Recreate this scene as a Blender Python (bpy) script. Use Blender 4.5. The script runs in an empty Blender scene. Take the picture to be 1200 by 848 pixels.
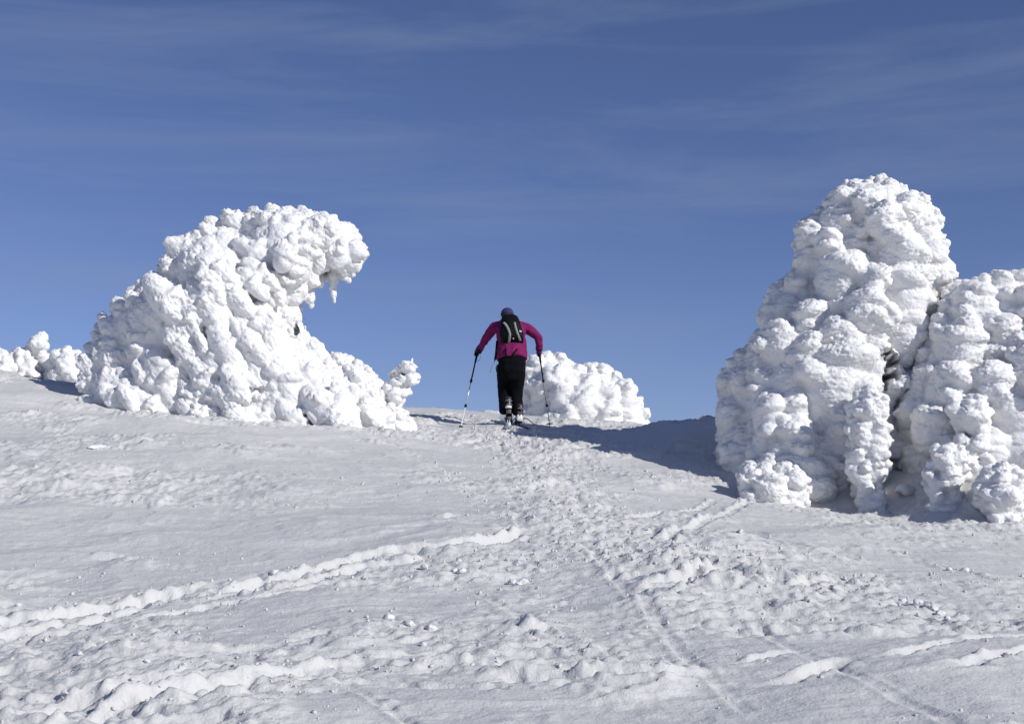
import bpy, bmesh, math, random, time
T0 = time.time()
import numpy as np
from mathutils import Vector, Matrix, Euler, Quaternion
from mathutils.geometry import tessellate_polygon
random.seed(7); RNG = np.random.default_rng(11)
scene = bpy.context.scene
COL = scene.collection
# ------------------------------------------------------------------ camera frame
F = 1667.0                                   # focal length in photo pixels (1200 wide, 50 mm lens)
PITCH = math.atan(216/F)
CP, SP = math.cos(PITCH), math.sin(PITCH)
def ray(px, py):
    a, b = (px-600)/F, (424-py)/F
    return np.array([a, CP-b*SP, SP+b*CP])
def at(px, py, dist):
    r = ray(px, py); return r*(dist/r[1])
def pix(p):
    x, y, z = p
    d = y*CP+z*SP; u = -y*SP+z*CP
    return 600+F*x/d, 424-F*u/d
# ------------------------------------------------------------------ noise
def _h(ix, iy, iz, s):
    n = (ix*374761393 + iy*668265263 + iz*2147483647 + s*1274126177) & 0xFFFFFFFF
    n = ((n ^ (n >> 13))*1274126177) & 0xFFFFFFFF
    n = ((n ^ (n >> 16))*2246822519) & 0xFFFFFFFF
    return ((n ^ (n >> 15)) & 0xFFFFFF)/16777215.0
def vnoise2(x, y, s=0):
    ix = np.floor(x).astype(np.int64); iy = np.floor(y).astype(np.int64)
    fx = x-ix; fy = y-iy
    fx = fx*fx*fx*(fx*(fx*6-15)+10); fy = fy*fy*fy*(fy*(fy*6-15)+10)
    z = np.zeros_like(ix)
    a = _h(ix, iy, z, s); b = _h(ix+1, iy, z, s); c = _h(ix, iy+1, z, s); d = _h(ix+1, iy+1, z, s)
    return (a+(b-a)*fx)*(1-fy)+(c+(d-c)*fx)*fy
def fbm2(x, y, o=4, s=0, g=.5):
    r = np.zeros_like(x); a = 1.0; t = 0
    for k in range(o):
        r += a*vnoise2(x*2**k+k*17.3, y*2**k-k*9.1, s+k); t += a; a *= g
    return r/t
def cell2(x, y, s=0):
    ix = np.floor(x).astype(np.int64); iy = np.floor(y).astype(np.int64)
    z = np.zeros_like(ix); best = np.full(x.shape, 9.0); idv = np.zeros(x.shape)
    for i in (-1, 0, 1):
        for j in (-1, 0, 1):
            cx, cy = ix+i, iy+j
            d = (cx+_h(cx, cy, z, s)-x)**2+(cy+_h(cx, cy, z, s+1)-y)**2
            m = d < best
            best = np.where(m, d, best); idv = np.where(m, _h(cx, cy, z, s+2), idv)
    return np.sqrt(best), idv
def cell3(p, s=0):
    i0 = np.floor(p).astype(np.int64); best = np.full(len(p), 9.0)
    for i in (-1, 0, 1):
        for j in (-1, 0, 1):
            for k in (-1, 0, 1):
                cx, cy, cz = i0[:,0]+i, i0[:,1]+j, i0[:,2]+k
                d = (cx+_h(cx,cy,cz,s)-p[:,0])**2+(cy+_h(cx,cy,cz,s+1)-p[:,1])**2+(cz+_h(cx,cy,cz,s+2)-p[:,2])**2
                best = np.minimum(best, d)
    return np.sqrt(best)
def vnoise3(p, s=0):
    i0 = np.floor(p).astype(np.int64); f = p-i0; f = f*f*(3-2*f); r = 0
    for i in (0, 1):
        for j in (0, 1):
            for k in (0, 1):
                w = (f[:,0] if i else 1-f[:,0])*(f[:,1] if j else 1-f[:,1])*(f[:,2] if k else 1-f[:,2])
                r = r+w*_h(i0[:,0]+i, i0[:,1]+j, i0[:,2]+k, s)
    return r
def sstep(a, b, x):
    t = np.clip((x-a)/(b-a), 0, 1); return t*t*(3-2*t)
# ------------------------------------------------------------------ scene helpers
def tag(o, label=None, cat=None, group=None, kind=None):
    for k, v in (('label', label), ('category', cat), ('group', group), ('kind', kind)):
        if v: o[k] = v
    return o
def empty(name, loc, label, cat, group=None):
    o = bpy.data.objects.new(name, None); COL.objects.link(o); o.location = loc
    o.empty_display_size = .1
    return tag(o, label, cat, group)
def link(name, me, mat=None, parent=None, smooth=True):
    o = bpy.data.objects.new(name, me); COL.objects.link(o)
    if mat:
        me.materials.clear(); me.materials.append(mat)
    if parent: o.parent = parent
    if smooth: me.polygons.foreach_set('use_smooth', [True]*len(me.polygons))
    me.update()
    return o
def bm_mesh(bm, name='m'):
    me = bpy.data.meshes.new(name); bm.to_mesh(me); bm.free(); return me
def evaluated(me, mods):
    o = bpy.data.objects.new('work', me); COL.objects.link(o)
    for kind, props in mods:
        m = o.modifiers.new(kind.lower(), kind)
        for k, v in props.items(): setattr(m, k, v)
    dg = bpy.context.evaluated_depsgraph_get(); dg.update()
    r = bpy.data.meshes.new_from_object(o.evaluated_get(dg), depsgraph=dg)
    bpy.data.objects.remove(o)
    return r
# ------------------------------------------------------------------ materials
def new_mat(name):
    m = bpy.data.materials.new(name); m.use_nodes = True
    nt = m.node_tree; return m, nt, nt.nodes['Principled BSDF']
def tex_noise(nt, scale, detail=4, rough=.6, vec=None):
    n = nt.nodes.new('ShaderNodeTexNoise'); n.inputs['Scale'].default_value = scale
    n.inputs['Detail'].default_value = detail; n.inputs['Roughness'].default_value = rough
    if vec: nt.links.new(vec, n.inputs['Vector'])
    return n
def snow_mat(name, base, b1, b2, s1, s2, sss=.0):
    m, nt, bs = new_mat(name)
    tc = nt.nodes.new('ShaderNodeTexCoord')
    n0 = tex_noise(nt, .9, 4, .6, tc.outputs['Object'])
    mix = nt.nodes.new('ShaderNodeMix'); mix.data_type = 'RGBA'
    mix.inputs['A'].default_value = (base[0]*.95, base[1]*.955, base[2]*.965, 1); mix.inputs['B'].default_value = (*base, 1)
    nt.links.new(n0.outputs['Fac'], mix.inputs['Factor']); nt.links.new(mix.outputs['Result'], bs.inputs['Base Color'])
    bs.inputs['Roughness'].default_value = .55; bs.inputs['Specular IOR Level'].default_value = .25
    n1 = tex_noise(nt, s1, 5, .65, tc.outputs['Object']); n2 = tex_noise(nt, s2, 3, .7, tc.outputs['Object'])
    bp = nt.nodes.new('ShaderNodeBump'); bp.inputs['Distance'].default_value = b1; bp.inputs['Strength'].default_value = 1
    bp2 = nt.nodes.new('ShaderNodeBump'); bp2.inputs['Distance'].default_value = b2; bp2.inputs['Strength'].default_value = 1
    nt.links.new(n1.outputs['Fac'], bp.inputs['Height']); nt.links.new(n2.outputs['Fac'], bp2.inputs['Height'])
    nt.links.new(bp.outputs['Normal'], bp2.inputs['Normal']); nt.links.new(bp2.outputs['Normal'], bs.inputs['Normal'])
    if sss:
        bs.inputs['Subsurface Weight'].default_value = sss
        bs.inputs['Subsurface Radius'].default_value = (.6, .8, 1.0); bs.inputs['Subsurface Scale'].default_value = .03
    return m
SNOW_G = snow_mat('ground_snow', (.665, .66, .645), .014, .005, 9, 60)
SNOW_C = snow_mat('clod_snow', (.74, .745, .75), .003, .001, 2, 6)
SNOW_T = snow_mat('rime_snow', (.87, .865, .855), .02, .008, 11, 45)
def cloth(name, col, rough=.8, bump=.004, scale=40, var=.25, metal=0):
    m, nt, bs = new_mat(name); bs.inputs['Specular IOR Level'].default_value = .12 if rough > .55 else .5
    tc = nt.nodes.new('ShaderNodeTexCoord'); n = tex_noise(nt, scale, 4, .6, tc.outputs['Object'])
    mix = nt.nodes.new('ShaderNodeMix'); mix.data_type = 'RGBA'
    mix.inputs['A'].default_value = (*[c*(1-var) for c in col], 1); mix.inputs['B'].default_value = (*[min(1, c*(1+var)) for c in col], 1)
    nt.links.new(n.outputs['Fac'], mix.inputs['Factor']); nt.links.new(mix.outputs['Result'], bs.inputs['Base Color'])
    bs.inputs['Roughness'].default_value = rough; bs.inputs['Metallic'].default_value = metal
    n2 = tex_noise(nt, scale*.35, 3, .5, tc.outputs['Object'])
    bp = nt.nodes.new('ShaderNodeBump'); bp.inputs['Distance'].default_value = bump
    nt.links.new(n2.outputs['Fac'], bp.inputs['Height']); nt.links.new(bp.outputs['Normal'], bs.inputs['Normal'])
    return m
M_MAG = cloth('magenta_shell', (.19, .015, .095), .75, .03, 25)
M_TRO = cloth('black_trousers', (.0035, .004, .006), .9, .03, 25)
M_BLK = cloth('black_nylon', (.005, .0055, .007), .6, .01, 60)
M_GRY = cloth('grey_webbing', (.26, .27, .26), .7, .003, 80)
M_HAT = cloth('violet_blue_hat', (.05, .045, .14), .9, .006, 60)
M_SKIN = cloth('skin', (.55, .32, .24), .55, .001, 30, .08)
M_HAIR = cloth('brown_hair', (.05, .03, .02), .7, .006, 120)
M_GLV = cloth('dark_gloves', (.014, .012, .02), .7, .006, 60)
M_GLP = cloth('plum_gloves', (.10, .012, .055), .7, .006, 60)
M_BOOT = cloth('dark_boot_shell', (.03, .03, .035), .4, .001, 30)
M_WHT = cloth('white_plastic', (.75, .75, .76), .4, .001, 30, .05)
M_ALU = cloth('silver_pole', (.62, .62, .64), .35, .0005, 60, .08, .55)
M_BARK = cloth('bark', (.045, .032, .022), .9, .02, 30, .4)
M_NEED = cloth('spruce_needles', (.035, .045, .022), .9, .004, 50, .5)
M_SKI = cloth('ski_topsheet', (.32, .36, .45), .35, .0005, 20)
# ------------------------------------------------------------------ terrain base: thin plate spline through measured points
ctrl = []
for a in [(-60,848,5.6),(200,848,5.5),(600,848,5.5),(900,848,5.5),(1260,848,5.4),
          (-60,700,8.3),(300,700,8.1),(600,700,8.0),(900,700,8.3),(1260,700,9.2),
          (-60,600,10.8),(300,600,11.0),(600,610,10.8),(820,620,11.0),(1010,625,12.0),(1200,628,13.2),(1300,630,13.6),
          (-60,510,14.5),(150,520,14.0),(420,530,14.8),(620,540,15.6),(780,575,14.6),
          (860,572,15.6),(960,592,15.4),(1080,603,14.9),
          (-60,440,19.2),(0,441,18.8),(40,445,18.4),(75,457,18.0),(110,468,17.8),(200,481,17.6),(300,492,17.2),(400,500,17.2),(470,505,17.5),
          (545,502,19.6),(595,500,20.0),(650,502,19.8),(720,515,20.0),
          (520,480,24.0),(640,490,23.0),(700,499,20.8),(760,500,19.6),(840,491,19.0),(930,478,18.7)]:
    ctrl.append(at(*a))
for (x, y, z) in [(-10.4,25.5,2.35),(-8.2,24.5,2.25),(-7.2,21.5,1.85),(-9.5,22,2.0),(-6.0,24,2.3),(-12.5,33,3.8),(-11,33,3.8),(-9.4,33,3.75),(-10.5,29,3.1),(-7.5,30,2.9),(-16,33,3.7),(-4,29,2.3),(1,30,1.95),(4,29,.9),(8,27,.6),(3,23,1.7),(6,22,1.5),
                  (-14,42,3.2),(-6,42,1.4),(4,42,.2),(14,40,-.4),(9,20,.9),(14,20,.3),(14,10,-.9),
                  (-14,8,.3),(-14,18,2.6),(-8,0,-1.2),(0,0,-1.62),(8,0,-1.9),(-8,-8,-2.5),(0,-8,-3.0),(8,-8,-3.3)]:
    ctrl.append(np.array([x, y, z], float))
ctrl = np.array(ctrl)
def _U(r2): return np.where(r2 > 0, r2*np.log(np.maximum(r2, 1e-12)), 0)
n = len(ctrl); A = np.zeros((n+3, n+3))
d2 = ((ctrl[:,None,:2]-ctrl[None,:,:2])**2).sum(2)
A[:n,:n] = _U(d2)+np.eye(n)*.6; A[:n,n] = 1; A[:n,n+1:] = ctrl[:,:2]; A[n,:n] = 1; A[n+1:,:n] = ctrl[:,:2].T
W = np.linalg.solve(A, np.concatenate([ctrl[:,2], [0,0,0]]))
def tps(x, y):
    r = W[n]+W[n+1]*x+W[n+2]*y
    for i in range(n): r = r+W[i]*_U((x-ctrl[i,0])**2+(y-ctrl[i,1])**2)
    return r
def base_z(x, y):
    x = np.asarray(x, float); y = np.asarray(y, float)
    cx = np.clip(x, -15, 15); cy = np.clip(y, -9, 42)
    t = tps(cx, cy)
    ex = np.abs(x-cx); ey = np.maximum(y-42, 0); eb = np.maximum(-9-y, 0)
    return t-.14*ex*np.exp(-ex/900)-.22*ey*np.exp(-ey/900)-.16*eb*np.exp(-eb/900)
def und(x, y):
    m = sstep(1, 4, y)*(1-.6*sstep(22, 30, y))
    return m*(.09*(fbm2(x*.55+3, y*.5, 3, 5)-.5)+.05*(fbm2(x*.9+.7*y, y*1.7, 2, 9)-.5))
def smooth_z(x, y): return base_z(x, y)+und(np.asarray(x, float), np.asarray(y, float))
def gz(x, y): return float(smooth_z(np.array([x]), np.array([y]))[0])
def hit(px, py, dmax=30):
    r = ray(px, py); ds = np.linspace(4, dmax, 1400); p = r[None]*(ds/r[1])[:,None]
    g = smooth_z(p[:,0], p[:,1]); k = np.argmax(g >= p[:,2])
    return p[k] if (g >= p[:,2]).any() else at(px, py, 22)
# ------------------------------------------------------------------ tracks (polylines on the ground)
def world_line(pts):
    P = np.array([hit(*q) for q in pts])[:, :2]
    out = []
    for i in range(len(P)-1):
        p0 = P[max(i-1, 0)]; p1 = P[i]; p2 = P[i+1]; p3 = P[min(i+2, len(P)-1)]
        for t in np.linspace(0, 1, 9)[:-1]:
            out.append(.5*((2*p1)+(p2-p0)*t+(2*p0-5*p1+4*p2-p3)*t*t+(3*p1-p0-3*p2+p3)*t**3))
    out.append(P[-1]); return np.array(out)
# (points, half width, depth, roughness, taper)
TRACKS = [
 ([(-60,735),(0,727),(80,716),(150,706),(215,696),(262,686)], .11, .075, 1.0),
 ([(-60,752),(0,744),(60,734),(150,716),(200,706)], .09, .05, .8),
 ([(235,700),(300,686),(345,676),(395,662),(450,652),(520,644),(580,636),(625,624)], .095, .07, .9),
 ([(335,690),(400,672),(470,662),(540,657)], .10, .05, 1.0),
 ([(-10,862),(60,838),(130,820),(200,808),(240,803)], .08, .05, .7),
 ([(70,862),(140,838),(210,818),(280,806),(350,794),(410,784),(460,777)], .10, .065, 1.0),
 ([(150,830),(250,806),(360,790)], .06, .03, .6),
 ([(455,775),(560,776),(650,778),(705,773)], .05, .03, .5),
 ([(545,798),(620,799),(700,799),(780,797),(838,789)], .075, .06, .9),
 ([(828,780),(870,775),(900,766),(965,757)], .05, .04, .7),
 ([(895,799),(930,792),(970,780),(1006,768)], .085, .055, .9),
 ([(1030,773),(1080,763),(1130,756),(1200,754),(1270,756)], .06, .05, .8),
 ([(1085,786),(1130,783),(1165,776),(1200,770),(1270,764)], .06, .045, .9),
 ([(770,700),(800,685),(850,676),(900,684),(950,690),(1010,686)], .16, .07, 1.3),
 ([(780,640),(810,620),(850,605),(880,590)], .07, .035, .6),
 ([(735,612),(775,606),(815,597),(840,585)], .06, .03, .6),
 ([(400,800),(470,840),(520,870)], .05, .02, .6),
 ([(560,690),(640,740),(700,790)], .06, .012, .2),
 ([(690,640),(760,720),(830,790),(900,850)], .06, .012, .2),
 ([(860,720),(960,770),(1080,830),(1150,870)], .06, .012, .2),
 ([(1110,660),(1160,680),(1230,688)], .06, .03, .5),
 ([(960,640),(1060,668),(1110,672)], .05, .02, .6),
 ([(-10,846),(90,826),(190,800),(300,784)], .045, .035, .7),
 ([(250,812),(380,800),(520,806),(640,812)], .045, .03, .6),
 ([(0,752),(110,735),(210,716),(300,700),(420,682)], .05, .035, .8),
 ([(600,770),(700,765),(780,772),(850,764)], .045, .03, .6)]
CHURN = [  # trampled snow: (points, half width, amplitude)
 ([(598,505),(615,530),(650,565),(680,600),(720,640),(780,660),(860,680),(960,690)], .50, 1.0),
 ([(640,580),(640,620),(600,660),(520,670),(420,680)], .38, .8),
 ([(420,500),(520,512),(600,505),(700,515)], .45, .6),
 ([(0,730),(150,705),(300,685),(420,665),(560,650)], .26, .85),
 ([(60,845),(230,812),(420,782),(560,770),(640,760)], .28, .6),
 ([(470,735),(540,745),(600,752)], .30, .7),
 ([(1040,700),(1100,720),(1140,740)], .16, .8),
 ([(840,560),(760,560),(690,545),(640,525)], .35, .7),
 ([(830,640),(900,650),(1000,640)], .2, .3),
 ([(640,720),(760,740),(860,780)], .2, .3),
 ([(430,500),(490,535),(550,575),(610,604)], .13, .55), ([(600,650),(640,690),(600,720)], .3, .5), ([(1040,640),(1110,665),(1200,684)], .1, .5)]
def seg_dist(X, Y, P, reach, D, S):
    """distance and signed side to polyline, updated in place for points within reach"""
    xs, ys = X[0], Y[:, 0]; along = 0.
    for i in range(len(P)-1):
        a, b = P[i], P[i+1]
        i0, i1 = np.searchsorted(xs, [min(a[0], b[0])-reach, max(a[0], b[0])+reach])
        j0, j1 = np.searchsorted(ys, [min(a[1], b[1])-reach, max(a[1], b[1])+reach])
        if i1 <= i0 or j1 <= j0: continue
        x = X[j0:j1, i0:i1]; y = Y[j0:j1, i0:i1]
        v = b-a; L2 = max((v**2).sum(), 1e-9)
        t = np.clip(((x-a[0])*v[0]+(y-a[1])*v[1])/L2, 0, 1)
        dx = x-a[0]-t*v[0]; dy = y-a[1]-t*v[1]; d = np.sqrt(dx*dx+dy*dy)
        cur = D[j0:j1, i0:i1]; m = d < cur
        cur[m] = d[m]; s = S[j0:j1, i0:i1]; s[m] = (np.sign(v[0]*dy-v[1]*dx)*d)[m]
def geo(a, b, r0, r1):
    out = [a]; 
    while out[-1] < b: out.append(out[-1]+max(r0, r1*out[-1]))
    return np.array(out)
def build_ground():
    side = [];  v = 8.6; st = .03
    while v < 2500: side.append(v); v += st; st *= 1.16
    side = np.array(side)
    xs = np.concatenate([-side[::-1], np.arange(-8.58, 8.59, .0145), side])
    ynear = []; v = 4.7; st = .03
    while v > -1500: ynear.append(v); v -= st; st *= 1.2
    ymid = geo(4.72, 25, .009, .0022)
    yfar = []; v = ymid[-1]+.06; st = .07
    while v < 3000: yfar.append(v); v += st; st *= 1.04 if v < 45 else 1.2
    ys = np.concatenate([np.array(ynear)[::-1], ymid, yfar])
    X, Y = np.meshgrid(xs, ys)
    Z = base_z(X, Y)
    j0, j1 = np.searchsorted(ys, [2.5, 40]); i0, i1 = np.searchsorted(xs, [-14, 14])
    x = X[j0:j1, i0:i1]; y = Y[j0:j1, i0:i1]; sub = Z[j0:j1, i0:i1].copy()
    fade = sstep(2.5, 4.2, y)*(1-sstep(30, 40, y))*(1-sstep(11.5, 14, np.abs(x)))
    h = und(x, y)
    # wind crust: patches of rough plates between smooth drifts
    wx = x+.35*fbm2(x*.8, y*.8, 3, 31); wy = y+.5*fbm2(x*.7+9, y*.7, 3, 33)
    patch = sstep(.45, .57, fbm2(wx*.55+2, wy*.75+5, 4, 41))
    patch *= 1-.75*np.exp(-(((x/y-.30)/.13)**2+((y-10.2)/2.6)**2))       # the smooth wind-scoured slope at right
    patch *= 1-.9*np.exp(-(((x/y+.10)/.10)**2+((y-12.2)/1.5)**2))
    rough = np.clip(.10+1.0*patch, 0, 1.1)
    h += .085*(fbm2(wx*.75+3, wy*1.05-.5*wx, 2, 43)-.5)
    # sastrugi, with a steep sunny edge
    u = wx*1.3+wy*.5; w = wy*3.2-wx*.6
    r1 = 1-np.abs(2*fbm2(u*.9, w*.7, 3, 51)-1)
    h += .045*(r1**3-.4)*(.35+.65*patch)
    r2 = fbm2(x*3+.6*y, y*5.5, 4, 55, .6)
    h += .050*(r2-.5)*rough
    pl = sstep(.50, .58, fbm2(wx*1.7, wy*3.0, 5, 61, .62))          # broken crust plates
    h += .022*pl*(.3+patch)
    c, idv = cell2(x*9+2*fbm2(x*3, y*3, 2, 3), y*12, 71)
    h += .018*np.clip(1-c*1.5, 0, 1)*(idv > .45)*rough
    c2, id2 = cell2(x*22, y*26, 75)
    h += .0115*np.clip(1-c2*1.4, 0, 1)*(id2 > .4)*(rough*.95+.05)
    h += .009*(fbm2(x*26, y*30, 3, 77)-.5)*(.2+rough*1.1)
    # trampled zones
    churn = np.zeros_like(x); xr = x[0]; yr = y[:, 0]
    def box(P, m):
        a, b = np.searchsorted(xr, [P[:,0].min()-m, P[:,0].max()+m]); c, d = np.searchsorted(yr, [P[:,1].min()-m, P[:,1].max()+m])
        return slice(c, d), slice(a, b)
    for pts, hw, amp in CHURN:
        P = world_line(pts); w_ = box(P, hw*3); bx, by = x[w_], y[w_]
        D = np.full(bx.shape, 9.); S = np.zeros(bx.shape)
        seg_dist(bx, by, P, hw*2.6, D, S)
        wob = hw*(.65+.9*fbm2(bx*1.5, by*1.5, 3, 81))
        churn[w_] = np.maximum(churn[w_], amp*(1-sstep(.45, 1.25, D/wob)))
    cA, iA = cell2(x*5.5+1.2*fbm2(x*4, y*4, 2, 83), y*6.5, 85); cB, iB = cell2(x*12+fbm2(x*9, y*9, 2, 82), y*14, 87); cC, iC = cell2(x*27, y*30, 88)
    h += churn*(.062*(fbm2(x*4.2, y*4.8, 5, 89, .66)-.5)+.024*np.clip(1-cA*1.3, 0, 1)*(iA > .5)*iA+.026*np.clip(1-cB*1.3, 0, 1)*(iB > .35)+.012*np.clip(1-cC*1.3, 0, 1)*(iC > .3)-.012)
    # ski tracks
    for q, (pts, hw, dep, rg) in enumerate(TRACKS):
        P = world_line(pts); w_ = box(P, hw*5); bx, by = x[w_], y[w_]
        D = np.full(bx.shape, 9.); S = np.zeros(bx.shape)
        seg_dist(bx, by, P, hw*4.5, D, S)
        near = D < 8
        jit = (fbm2(bx*4, by*4, 3, 90+q)-.5)*hw*.8*rg
        d = np.where(near, D+jit, 9.)
        hw_ = hw*.62; dep_ = dep*.50*(.55+.9*fbm2(bx*1.3, by*1.3, 2, 160+q)); t = d/hw_*(1+.35*rg*(fbm2(bx*14, by*14, 3, 170+q)-.5))
        if P[-1][1] < P[0][1]: S = -S
        endd = np.minimum(np.hypot(bx-P[0][0], by-P[0][1]), np.hypot(bx-P[-1][0], by-P[-1][1]))
        ends = sstep(0, .35, endd)
        groove = -dep_*(1-sstep(.60, 1.08, t))
        lip = dep_*.7*np.exp(-((t-1.45)/.45)**2)*(.4+1.2*fbm2(bx*9, by*9, 3, 120+q))*(.6+.4*np.sign(S))
        crumb = rg*.035*np.exp(-(t/1.9)**2)*(fbm2(bx*16, by*18, 3, 130+q)-.5)*2
        h[w_] += (groove+lip+crumb)*ends
    # drifted snow heaped round the feet of the rimed trees
    for (px, py, rx, ry, hh) in [(900,574,.5,.35,.16),(960,581,.6,.5,.22),(1020,588,.45,.5,.26),(1088,597,.5,.5,.30),(1150,608,.45,.5,.28),(1230,615,.8,.55,.36),(300,487,.5,.5,.12),(370,492,.4,.5,.16),(430,498,.5,.45,.13),(225,476,.55,.45,.20),(140,470,.35,.4,.18)]:
        c_ = hit(px, py); h += hh*np.exp(-((x-c_[0])/rx)**2-((y-c_[1])/ry)**2)
    Z[j0:j1, i0:i1] = sub+h*fade
    # the broad relief beyond
    far = sstep(45, 200, np.hypot(X, Y)); Z += far*30*(fbm2(X*.006, Y*.006, 5, 7)-.5)
    ny, nx = X.shape
    co = np.stack([X, Y, Z], -1).reshape(-1, 3).astype(np.float32)
    idx = np.arange(nx*ny, dtype=np.int32).reshape(ny, nx)
    q = np.stack([idx[:-1,:-1], idx[:-1,1:], idx[1:,1:], idx[1:,:-1]], -1).reshape(-1, 4)
    me = bpy.data.meshes.new('snow_ground'); me.vertices.add(len(co)); me.vertices.foreach_set('co', co.ravel())
    me.loops.add(q.size); me.loops.foreach_set('vertex_index', q.ravel())
    me.polygons.add(len(q)); me.polygons.foreach_set('loop_start', np.arange(0, q.size, 4, dtype=np.int32))
    me.update(calc_edges=True); me.validate()
    print('ground verts', len(co), time.time()-T0)
    o = link('snow_ground', me, SNOW_G)
    tag(o, kind='structure')
    return o, xs, ys, Z
GROUND, GXS, GYS, GZ = build_ground()
def dz(x, y):                                    # height of the finished surface
    i = min(max(np.searchsorted(GXS, x)-1, 0), len(GXS)-2); j = min(max(np.searchsorted(GYS, y)-1, 0), len(GYS)-2)
    a = (x-GXS[i])/(GXS[i+1]-GXS[i]); b = (y-GYS[j])/(GYS[j+1]-GYS[j])
    return float((GZ[j,i]*(1-a)+GZ[j,i+1]*a)*(1-b)+(GZ[j+1,i]*(1-a)+GZ[j+1,i+1]*a)*b)
# ------------------------------------------------------------------ rimed trees
def unit_ico(sub):
    bm = bmesh.new(); bmesh.ops.create_icosphere(bm, subdivisions=sub, radius=1)
    v = np.array([q.co[:] for q in bm.verts]); f = np.array([[q.index for q in p.verts] for p in bm.faces]); bm.free(); return v, f
ICO = unit_ico(3)
def blobs_mesh(bl):
    """bl: (centre, axes (3), rotation 3x3)"""
    V, Fc = ICO; n = len(bl)
    co = np.concatenate([(V*b[1])@b[2].T+b[0] for b in bl])
    fc = np.concatenate([Fc+i*len(V) for i in range(n)])
    me = bpy.data.meshes.new('blobs'); me.vertices.add(len(co)); me.vertices.foreach_set('co', co.astype(np.float32).ravel())
    me.loops.add(fc.size); me.loops.foreach_set('vertex_index', fc.astype(np.int32).ravel())
    me.polygons.add(len(fc)); me.polygons.foreach_set('loop_start', np.arange(0, fc.size, 3, dtype=np.int32))
    me.update(calc_edges=True); return me
def roty(a):
    c, s = math.cos(a), math.sin(a); return np.array([[c, 0, s], [0, 1, 0], [-s, 0, c]])
def rnd_tilt(r, amt):
    e = Euler((r.uniform(-amt, amt), r.uniform(-amt, amt), r.uniform(-3, 3))); return np.array(e.to_matrix())
def poly_dist(q, P):
    a = P; b = np.roll(P, -1, 0); v = b-a
    t = np.clip(((q-a)*v).sum(1)/np.maximum((v**2).sum(1), 1e-9), 0, 1)
    d = np.hypot(*(a+v*t[:,None]-q).T).min()
    x, y = q; ins = False
    for (x0, y0), (x1, y1) in zip(a, b):
        if (y0 > y) != (y1 > y) and x < (x1-x0)*(y-y0)/(y1-y0)+x0: ins = not ins
    return d if ins else -d
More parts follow.
